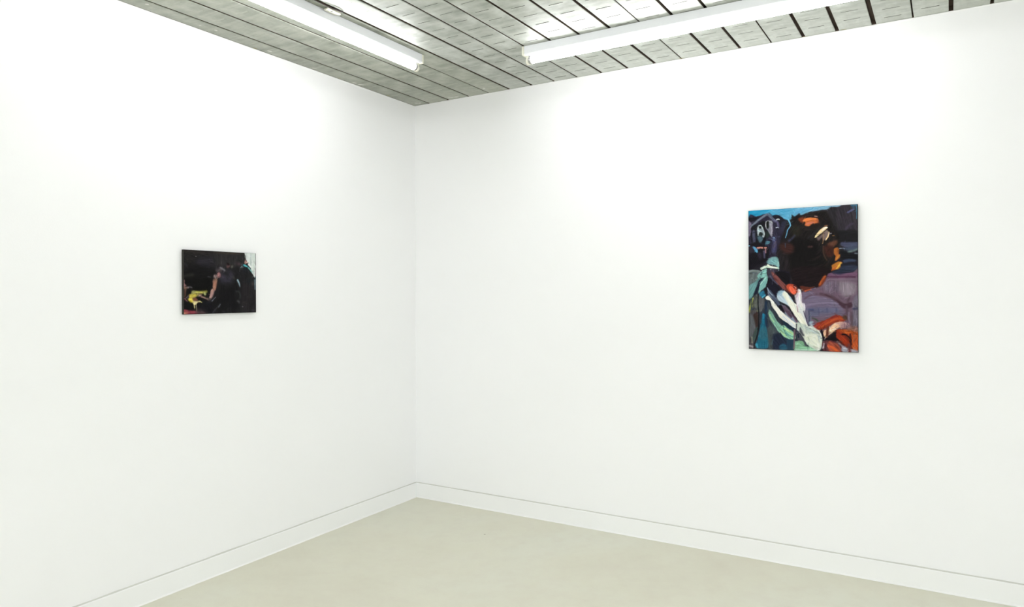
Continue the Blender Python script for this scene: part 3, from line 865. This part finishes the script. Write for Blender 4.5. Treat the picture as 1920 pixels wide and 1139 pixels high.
    S('D', '#faf6f2', '-5,290 0,380 20,470', 26, 30, soft=2)
    S('D', '#c9bccb', '10,300 15,400', 8, 10, soft=2)
    S('C', '#6a4d62', '655,590 700,650 740,720', 14, 26, soft=2)
    S('C', '#3b2b3b', '665,590 710,640', 14, 10, soft=2)
    S('C', '#8f5a72', '725,470 740,550', 8, 10, soft=1.5)
    S('D', '#4b4258', '45,540 80,640 115,750', 12, 14, soft=1.5)
    # cuff
    P('D', '#c9d4c8', '-60,700 40,720 130,750 200,760 260,810 300,880 300,1000 280,1070 240,1085 180,1060 100,1010 60,940 0,840 -60,780', 2, ang=60, tex=.08, thick=.8)
    P('D', '#e6ead9', '60,900 80,860 200,860 280,900 290,980 260,1060 200,1040 100,980', 5, ang=50, tex=.06, thick=.8)
    P('D', '#e9ecdc', '-20,800 60,840 100,900 80,950 40,900', 4, thick=.8)
    S('D', '#a9bac0', '60,750 130,800 220,830 270,900', 14, 12, wm=26, soft=5, op=.8)
    S('D', '#f4f6ea', '130,750 200,770 260,820 295,900', 8, 8, soft=1.5)
    S('D', '#8fa3ae', '255,890 262,960', 14, 10, soft=4, op=.7)
    S('D', '#f8f8ee', '250,1000 252,1070', 24, 18, soft=3)
    P('C', '#4e5058', '770,760 800,820 830,880 800,880 760,820', 3)
    S('C', '#6d5560', '690,800 688,900 680,1060', 18, 16, soft=2)
    S('C', '#32303d', '720,720 715,820', 14, 10, soft=1.5)
    S('C', '#1c2433', '740,860 745,900', 24, 20, soft=2)
    # ear lobe
    P('C', '#5c2d28', '560,190 640,160 720,190 740,260 700,320 640,300 580,260', 3)
    P('C', '#c24f36', '580,200 620,170 690,180 720,240 710,290 680,310 640,280 600,250', 2.5, ang=50)
    P('C', '#f2694a', '620,215 650,195 690,240 715,290 680,306 640,275', 2, ang=60, thick=.8)
    P('C', '#2a0f14', '680,185 705,185 700,220 685,215', 2)
    S('C', '#e58c74', '690,200 715,220', 14, 12, soft=2)
    # red hand, lower right
    P('D', '#8f3420', '190,740 240,700 350,660 470,600 560,600 630,640 600,680 480,700 380,760 290,800 230,790', 3, ang=155, tex=.25)
    S('D', '#c9572a', '260,760 360,710 480,650 590,640', 22, 22, soft=4)
    S('D', '#a93a33', '200,755 260,720', 30, 30, soft=3)
    S('D', '#7c2a26', '440,630 500,600', 26, 22, soft=5)
    P('D', '#4d382f', '590,600 640,600 650,650 600,650', 4)
    P('D', '#3a1410', '460,830 540,790 720,800 805,900 805,1080 640,1050 520,960', 3, ang=40, tex=.3)
    P('D', '#8f2f16', '480,800 540,800 620,880 700,980 640,1030 560,960 480,880', 4, ang=50, tex=.2)
    P('D', '#b34f22', '540,800 680,790 800,820 800,1080 720,1060 700,960 640,880', 5, ang=60, tex=.3)
    P('D', '#8c6457', '560,760 680,740 800,760 800,830 680,800', 6, ang=0, op=.9)
    P('D', '#d4552a', '640,860 680,850 690,890 650,890', 3)
    S('D', '#17080a', '580,860 640,870 700,930 690,960', 22, 22, soft=2)
    S('D', '#2a1210', '690,860 700,1000', 16, 16, soft=3)
    S('D', '#7d7470', '745,860 740,960', 14, 12, soft=3, op=.7)
    S('D', '#c45a30', '770,900 760,1060', 50, 50, soft=6, op=.7)
    P('D', '#e9bc9a', '310,820 380,780 480,700 560,685 600,700 540,760 470,820 400,870 340,910', 2, ang=150, tex=.1, thick=.8)
    S('D', '#c99f98', '500,715 600,700 660,720', 22, 26, soft=3)
    P('D', '#8d6f78', '560,730 660,710 690,760 560,780', 5)
    P('D', '#b58d8c', '540,720 620,700 620,760 540,770', 4, op=.7)
    P('D', '#140d12', '340,930 430,850 500,800 490,900 540,950 430,945', 2)
    S('D', '#5f3226', '380,760 370,880', 30, 30, soft=1.8)
    S('D', '#140f1a', '290,805 310,880 325,930', 24, 14, soft=1.8)
    P('D', '#5f3337', '310,960 420,945 500,970 560,1040 580,1105 330,1100', 3, ang=30, tex=.2)
    P('D', '#9c4a38', '380,970 440,960 520,1000 560,1100 400,1100', 4, ang=40, tex=.25)
    S('D', '#e0622f', '390,1020 440,1040 500,1085', 26, 36, soft=4)
    S('D', '#c8b8b6', '330,930 345,910', 12, 12)
    S('D', '#e4e4ea', '325,990 312,1050', 14, 14, soft=2)
    S('D', '#3c2228', '350,1000 345,1095', 20, 14, soft=3)
    S('D', '#a48f98', '510,960 590,1030 700,1090', 18, 30, soft=3)
    P('D', '#a7a7b4', '580,1040 680,1060 800,1085 800,1108 590,1105', 4, ang=10)
    S('D', '#6b3a3a', '670,1000 680,1095', 28, 40, soft=4)
    # long drips
    S('D', '#51424c', '650,520 655,640 640,780', 10, 6, soft=2, op=.7)
    S('D', '#59454c', '700,600 700,740', 10, 8, soft=2, op=.7)
    cv.rework(900, 12, 36, 2, 6, .12, 21, op=.32)
    cv.rework(700, 6, 20, 1.2, 3, .22, 22, op=.4)
    cv.rework(160, 10, 30, 2, 5, .25, 23, box=(.55, .8, 1, 1), hue=.03, op=.45)
    cv.rework(200, 10, 26, 1.5, 4, .3, 24, box=(0, .1, .35, .5), hue=.03, op=.45)
    # drips that run over the worked paint
    S('C', '#14171c', '195,310 190,440 200,580 195,740 180,860 135,1000 130,1060', 12, 14, wm=14, soft=1.3, op=.8)
    S('C', '#6d5560', '690,800 688,900 680,1060', 16, 14, soft=1.6, op=.9)
    S('D', '#5f3226', '380,760 370,880', 28, 28, soft=1.8, op=.9)
    S('D', '#140f1a', '290,805 310,880 325,930', 22, 12, soft=1.8)
    S('D', '#3a1a16', '690,860 700,1000', 14, 14, soft=2)
    S('A', '#6fb3d6', '660,290 690,375 650,440 635,500 615,560', 22, 7, wm=12, soft=1, op=.9)
    S('B', '#ffeee0', '340,440 380,408 405,405', 18, 12, soft=1)
    # a grey seam of canvas at the edges
    S('B', '#27242a', '856,60 856,1139', 8, 8, soft=1.5, op=.7)
    S('D', '#3a3038', '800,0 800,1105', 7, 7, soft=1.5, op=.6)
    return cv

def paint_table():
    # dark interior in oils: a stooping figure at a yellow bowl, another dark figure before a pale window
    cv = Canvas([(344.8, 469), (480, 474.8), (480.9, 586), (344.8, 590.4)], 330, 245, '#1c1a1c', 9)
    P, S = cv.P, cv.S
    P('E', '#1f1d1d', '150,130 1302,190 1302,600 150,600', 10, ang=10, tex=.2)
    P('E', '#2d2826', '160,130 500,150 1302,200 1302,300 800,280 160,230', 12, ang=3, tex=.2)
    P('E', '#262429', '600,380 1302,330 1302,620 600,640', 20, ang=0, tex=.25)
    P('F', '#2c2a2b', '0,190 880,240 880,560 700,640 0,620', 12, ang=90, tex=.2)
    P('F', '#393329', '0,195 880,238 880,275 0,250', 6, ang=2, op=.8)
    P('E', '#111011', '300,650 1000,700 1000,1139 160,1139 160,1000', 24, ang=0)
    S('E', '#33332f', '200,945 320,925 420,910', 40, 50, soft=7, op=.9)
    S('E', '#34303a', '620,520 760,500 900,560', 40, 40, soft=9, op=.6)
    S('E', '#2c2d34', '220,600 240,640', 50, 30, soft=6, op=.8)
    S('E', '#28272e', '720,600 900,640', 60, 60, soft=9, op=.6)
    S('E', '#45464a', '890,965 970,980', 24, 18, soft=3, op=.8)
    P('E', '#8c8c8c', '516,342 538,342 538,358 516,358', 1)
    S('E', '#1a1718', '370,700 500,690', 50, 30, soft=8, op=.7)
    S('E', '#3b2f33', '265,620 275,700', 16, 12, soft=4, op=.6)
    # lower dark
    P('G', '#0b0a0a', '150,30 1000,0 940,500 700,680 900,1000 540,930 160,920 160,300', 10, ang=0)
    P('G', '#131217', '700,680 1000,600 1302,400 1302,1025 860,1030 560,960', 12, ang=60)
    P('K', '#1a191a', '0,0 1235,0 1235,1000 0,1020', 10, ang=88, tex=.25)
    P('K', '#131214', '180,300 560,300 600,1000 0,1010 0,600', 20, ang=88)
    P('K', '#242123', '780,40 1230,40 1230,980 800,980', 14, ang=86, tex=.2)
    # stooped figure
    P('F', '#2f2d36', '150,820 400,760 520,900 480,1139 130,1139', 16, ang=60, tex=.2)
    P('F', '#1c1a1b', '190,820 350,830 370,920 230,930', 12, op=.8)
    S('F', '#3c3842', '460,880 490,940', 40, 30, soft=8, op=.7)
    P('E', '#40383a', '1130,780 1200,720 1302,690 1302,800 1200,820', 5)
    S('F', '#9c9aa2', '130,695 180,720 255,765', 40, 30, soft=4.5, op=.8)
    S('F', '#4b4648', '20,760 120,740', 50, 40, soft=7, op=.8)
    S('F', '#47464a', '240,800 300,790', 14, 10, soft=4, op=.7)
    P('E', '#7c6a68', '1060,930 1110,890 1180,900 1210,960 1160,1040 1100,1020 1065,980', 4, ang=60, tex=.3)
    P('E', '#b07a7a', '1190,850 1250,840 1280,930 1240,980 1180,960', 4, ang=60, tex=.2)
    S('E', '#3f3034', '1130,900 1185,905', 14, 14, soft=3, op=.8)
    P('F', '#a87674', '30,870 90,850 140,930 100,970 40,960', 4, op=.9)
    S('F', '#3d3a45', '160,930 260,950', 60, 60, soft=9, op=.8)
    # dim face and hand behind
    P('F', '#5c4343', '310,620 350,600 420,600 410,660 350,700 320,670', 5, op=.9)
    P('F', '#17090d', '330,540 390,560 400,600 350,600', 4)
    P('F', '#56574e', '450,640 480,610 520,610 510,680 460,690', 5, op=.9)
    P('F', '#3b2c31', '600,520 700,540 720,600 640,600', 9, op=.7)
    S('F', '#5c4450', '690,560 760,580', 24, 20, soft=5, op=.6)
    S('F', '#4a4b42', '530,980 560,1010', 40, 30, soft=6, op=.7)
    # arm
    P('G', '#9a6c5c', '1040,120 1060,20 1160,10 1160,100 1130,260 1090,320 1040,250', 3, ang=95, tex=.12)
    P('E', '#8a6656', '1060,1040 1160,1040 1150,1139 1040,1139', 5, op=.9)
    S('G', '#b0725a', '1100,80 1080,200 1090,290', 30, 30, soft=5, op=.8)
    P('G', '#b9928a', '980,330 1020,280 1080,320 1060,420 1010,540 960,570 925,545 950,460', 2.5, ang=110, tex=.12)
    S('G', '#d0a79c', '1000,320 980,440 945,540', 24, 20, soft=3)
    S('G', '#6c5c60', '1080,330 1040,450 1000,560', 22, 20, soft=4)
    P('G', '#5f5350', '860,570 900,545 960,560 970,600 900,640', 4, op=.8)
    S('G', '#a8806f', '1075,230 1050,300 1020,360', 60, 54, soft=5, op=.6)
    # hand reaching
    S('G', '#9c7a70', '640,470 700,510 800,550 870,590', 70, 26, wm=46, soft=3)
    S('G', '#b08c80', '690,530 790,550 850,580', 14, 16, soft=2)
    S('G', '#6f5147', '650,450 740,440', 40, 30, soft=4, op=.8)
    # bowl
    S('G', '#b7b04e', '430,385 560,385 700,385 830,365', 50, 50, wm=56, soft=5)
    S('G', '#d9d070', '520,385 640,382 720,385', 24, 24, soft=3)
    S('G', '#a9ad86', '420,370 480,385', 46, 40, soft=6, op=.6)
    S('G', '#b7c07a', '780,400 795,450', 40, 50, soft=4)
    S('G', '#dfe6a0', '780,440 815,440', 26, 20, soft=2.5)
    P('G', '#0d0b0b', '700,455 760,440 790,510 840,540 740,510', 3)
    P('G', '#9c9050', '300,500 360,440 500,440 620,440 560,500 460,560 340,560', 5, ang=5, tex=.15)
    S('G', '#d6c24c', '340,500 420,490 490,480', 70, 60, soft=5)
    P('G', '#3a3440', '230,530 290,480 310,540 270,580', 5)
    P('G', '#d7bd45', '290,600 330,550 400,550 450,620 460,680 400,700 330,660', 3, ang=20, tex=.15, thick=.8)
    S('G', '#f0de5e', '330,600 380,600 420,640', 60, 50, soft=4, thick=.8)
    P('G', '#7b4a3c', '420,580 520,555 580,620 520,650 450,640', 4)
    S('G', '#cdbc8c', '450,670 560,670 640,660 700,690', 40, 8, wm=44, soft=2.5)
    S('G', '#f0ea86', '640,665 700,690', 16, 10, soft=1.5)
    P('G', '#f0e09c', '410,690 560,690 540,730 500,760 470,760 430,720', 2.5, thick=.8)
    S('G', '#f4e6a8', '465,720 472,800 482,885', 44, 12, soft=1.5, thick=1)
    S('G', '#eadfb0', '518,710 525,800 540,900 548,975', 34, 8, wm=13, soft=1.3, thick=1)
    # left marks: chair and small figure
    P('G', '#8d6a6a', '150,150 165,20 180,20 190,130 240,170 200,200 155,220', 2.5, ang=90, tex=.2)
    S('G', '#a17d72', '180,250 230,245 290,250', 46, 30, soft=3)
    S('G', '#7c7880', '280,235 340,225 400,240', 34, 16, soft=3.5)
    S('G', '#7c5a48', '200,280 205,400 185,510', 36, 24, soft=3.5)
    S('G', '#4c3430', '165,300 165,420', 14, 14, soft=3)
    S('G', '#a08a92', '180,585 230,550 280,490', 20, 8, soft=2)
    S('G', '#b27a86', '180,580 220,620 265,660', 18, 14, soft=2)
    S('G', '#5f3034', '160,570 190,620', 22, 20, soft=4, op=.8)
    # red table edge
    P('G', '#8a3c48', '155,925 300,935 520,960 545,1040 160,1045', 4, ang=5, tex=.2)
    S('G', '#b04a58', '165,940 260,950', 24, 16, soft=4)
    P('G', '#b56a5c', '155,990 270,990 270,1040 155,1048', 4)
    S('G', '#d69a80', '165,1030 190,1035', 24, 22, soft=2.5)
    P('G', '#5a4046', '520,960 700,960 840,1000 820,1035 540,1035', 7, op=.9)
    P('G', '#40363a', '540,900 700,900 820,970 700,1000', 12, op=.6)
    # knife glints
    S('G', '#8d93a2', '1010,650 1060,590 1120,530', 22, 14, soft=1.8)
    S('G', '#585b66', '1215,825 1260,755', 22, 16, soft=2.5)
    S('G', '#4c4b54', '1040,1010 1100,920 1170,850', 26, 14, soft=4, op=.9)
    # figure right: window, profile, collar
    P('F', '#dfe6e2', '880,225 1215,245 1215,900 1190,1000 1140,920 1090,830 1050,690 960,560 950,520 910,430 900,320', 2, ang=88, tex=.03)
    S('F', '#c3cfc9', '905,250 912,330', 20, 20, soft=4, op=.7)
    S('F', '#a2b4b0', '1062,240 1060,400 1062,600', 12, 26, soft=3, op=.9)
    S('F', '#f2f6f4', '1010,620 1040,650', 60, 50, soft=5)
    S('F', '#dce9e0', '1160,300 1150,700', 60, 50, soft=6)
    S('F', '#a9b4b8', '1120,800 1150,860', 26, 20, soft=5, op=.8)
    S('F', '#1c1418', '1213,250 1214,600', 14, 18, soft=1.3)
    S('F', '#7c5c70', '1208,700 1210,920', 14, 14, soft=2)
    S('F', '#1f3a44', '1200,960 1210,1139', 24, 34, soft=2)
    S('F', '#8d958c', '890,320 895,360', 24, 26, soft=4)
    P('F', '#b08078', '865,500 890,450 920,455 950,520 920,560 870,550', 3, ang=70)
    S('F', '#d8aaa0', '890,500 905,540', 20, 18, soft=3)
    P('F', '#e3b8a8', '920,510 950,500 975,520 940,545', 2)
    S('F', '#241b20', '905,430 930,480', 14, 10, soft=1.5)
    P('F', '#1d1b1d', '900,560 940,545 980,530 990,545 950,570 945,600 900,600', 1.8)
    P('F', '#2b3a40', '760,620 830,600 960,600 1060,690 1050,710 900,660 780,680', 3)
    S('F', '#53c4cc', '850,600 890,620 950,645', 40, 26, wm=44, soft=2, thick=.8)
    S('F', '#d7eef0', '745,675 775,655 800,640', 12, 10, soft=1.3)
    S('F', '#eef4f4', '795,682 830,665', 16, 12, soft=1.3)
    S('F', '#7fb8b2', '990,690 1040,740 1090,810', 50, 30, soft=2.5)
    P('F', '#1f1e20', '700,720 760,680 900,660 980,720 1060,830 1150,940 1180,1139 640,1139 680,900', 4, ang=88, tex=.2)
    P('F', '#1b1e26', '800,700 940,690 990,780 860,800', 12, op=.7)
    S('F', '#5b6264', '722,790 735,720 750,700', 10, 8, soft=3, op=.8)
    P('K', '#20292b', '980,0 1160,0 1170,140 1000,120', 14, op=.6)
    P('K', '#4a403e', '1090,60 1150,60 1150,150 1100,160', 7, op=.7)
    S('K', '#8fa8b4', '1190,0 1192,150 1195,270', 34, 20, soft=4)
    S('K', '#28434c', '1222,0 1222,250', 18, 10, soft=2)
    # pale blue mark
    S('F', '#a8c8d0', '655,1050 680,1120', 26, 30, soft=3)
    S('K', '#9fbcc8', '660,10 700,90 728,210', 34, 16, wm=34, soft=3)
    S('K', '#3c4242', '610,350 690,360 735,450 730,560', 24, 20, soft=5, op=.8)
    S('K', '#5a5d5e', '660,650 695,660 700,690', 40, 26, soft=5, op=.8)
    S('K', '#4e5458', '120,750 70,830', 26, 26, soft=3.5, op=.9)
    S('K', '#38343c', '200,960 260,970', 30, 24, soft=5, op=.8)
    S('K', '#6a6c6e', '800,815 825,822', 14, 12, soft=2.5)
    S('K', '#2f2d31', '350,850 350,960', 34, 30, soft=7, op=.7)
    S('K', '#2f2d31', '440,850 440,960', 30, 26, soft=7, op=.7)
    S('K', '#443e48', '1120,920 1160,940', 40, 36, soft=7, op=.7)
    S('K', '#3a3531', '1200,400 1215,980', 20, 22, soft=5, op=.8)
    cv.rework(900, 10, 30, 2, 6, .3, 31, op=.22, hue=.015)
    cv.rework(400, 5, 14, 1, 2.2, .3, 32, op=.3, hue=.015)
    return cv

GAIN = 1.0
def canvas_material(name, gain):
    m = bpy.data.materials.new(name); m.use_nodes = True
    t = NT(m)
    at = t.n('ShaderNodeAttribute'); at.attribute_name = 'paint'
    t.l(at.outputs['Color'], t.b.inputs['Base Color'])
    t.b.inputs['Roughness'].default_value = .6
    t.b.inputs['Specular IOR Level'].default_value = .08
    v = t.coord((1, 1, 1))
    t.bump(t.noise(v, 700, 2), .25, .0006)
    return m
def build_painting(cv, label, axis, a0, a1, z0, z1, front, back, gain, edge_cols, zt=None):
    """axis 'x': hangs on the right wall (y=0) facing -y; axis 'y': on the left wall (x=0) facing +x.
    a0 is the edge seen at the left of the picture."""
    W, Hh = cv.W, cv.H
    if axis == 'x': base = Vector(((a0+a1)/2, -back, z0))
    else: base = Vector((back, (a0+a1)/2, z0))
    r = thing('painting', label, 'painting', base)
    u = np.linspace(0, 1, W); v = np.linspace(0, 1, Hh)
    U, V = np.meshgrid(u, v)
    edge = np.minimum(np.minimum(U, 1-U)*W, np.minimum(V, 1-V)*Hh)
    hgt = cv.h*.0009*np.clip(edge/3, 0, 1)
    A = a0+(a1-a0)*U; Zz = z1+(z0-z1)*V
    rim = np.clip(1-edge/2.5, 0, 1)**2*.0018
    D = front+hgt-rim
    if axis == 'x': co = np.stack([A-base.x, -D-base.y, Zz-base.z], -1)
    else: co = np.stack([D-base.x, A-base.y, Zz-base.z], -1)
    idx = np.arange(W*Hh).reshape(Hh, W)
    q = np.stack([idx[:-1, :-1], idx[1:, :-1], idx[1:, 1:], idx[:-1, 1:]], -1).reshape(-1, 4)
    me = bpy.data.meshes.new('canvas')
    me.vertices.add(W*Hh); me.vertices.foreach_set('co', co.reshape(-1).astype(np.float32))
    me.loops.add(q.size); me.loops.foreach_set('vertex_index', q.reshape(-1).astype(np.int32))
    me.polygons.add(len(q)); me.polygons.foreach_set('loop_start', np.arange(0, q.size, 4, dtype=np.int32))
    me.update(calc_edges=True)
    at = me.color_attributes.new('paint', 'FLOAT_COLOR', 'POINT')
    lin = s2l(np.clip(cv.c, 0, 1))*gain
    at.data.foreach_set('color', np.concatenate([lin, np.ones((Hh, W, 1))], -1).reshape(-1).astype(np.float32))
    me.polygons.foreach_set('use_smooth', np.ones(len(q), bool))
    me.validate()
    link('canvas', me, canvas_material('oil_paint', gain), r)
    # wrapped sides of the stretched canvas: one strip per side, plus the closed back
    f = front-.0012
    def C(a, d, z): return Vector((a-base.x, -d-base.y, z-base.z)) if axis == 'x' else Vector((d-base.x, a-base.y, z-base.z))
    bm = bmesh.new()
    ring_f = [bm.verts.new(C(*p)) for p in ((a0, f, z1), (a1, f, z1), (a1, f, z0), (a0, f, z0))]
    ring_b = [bm.verts.new(C(*p)) for p in ((a0, back, z1), (a1, back, z1), (a1, back, z0), (a0, back, z0))]
    for k in range(4): bm.faces.new((ring_f[k], ring_f[(k+1) % 4], ring_b[(k+1) % 4], ring_b[k]))
    bm.faces.new(ring_b); bm.faces.new(ring_f[::-1])
    me = bpy.data.meshes.new('wrapped_edge'); bmesh.ops.recalc_face_normals(bm, faces=bm.faces[:])
    bm.to_mesh(me); bm.free()
    me.materials.append(mat('wrapped_canvas_edge', edge_cols, .7, 0, .2))
    link('wrapped_edge', me, None, r)
    # two small hangers between the stretcher and the wall
    for fa in (.25, .75):
        a = a0+(a1-a0)*fa; bm = bmesh.new()
        p, q_ = C(a-.012, 0.0005, z1-.06), C(a+.012, back-.0003, z1-.03)
        box(bm, min(p.x, q_.x), max(p.x, q_.x), min(p.y, q_.y), max(p.y, q_.y), min(p.z, q_.z), max(p.z, q_.z))
        link('hanger', mesh_of('hanger', bm, m_metal), None, r)
    return r
build_painting(paint_portrait(), 'larger painting of a bowed dark head over a white sleeve, hung on the right wall', 'x',
               2.2417, 2.7613, 1.1049, 1.8318, .022, .006, .82, hexl('#3a3a3c'))
build_painting(paint_table(), 'small nearly black painting with a yellow bowl, hung on the left wall', 'y',
               -1.7715, -1.3545, 1.3073, 1.6173, .020, .005, .82, hexl('#2e2d28'))
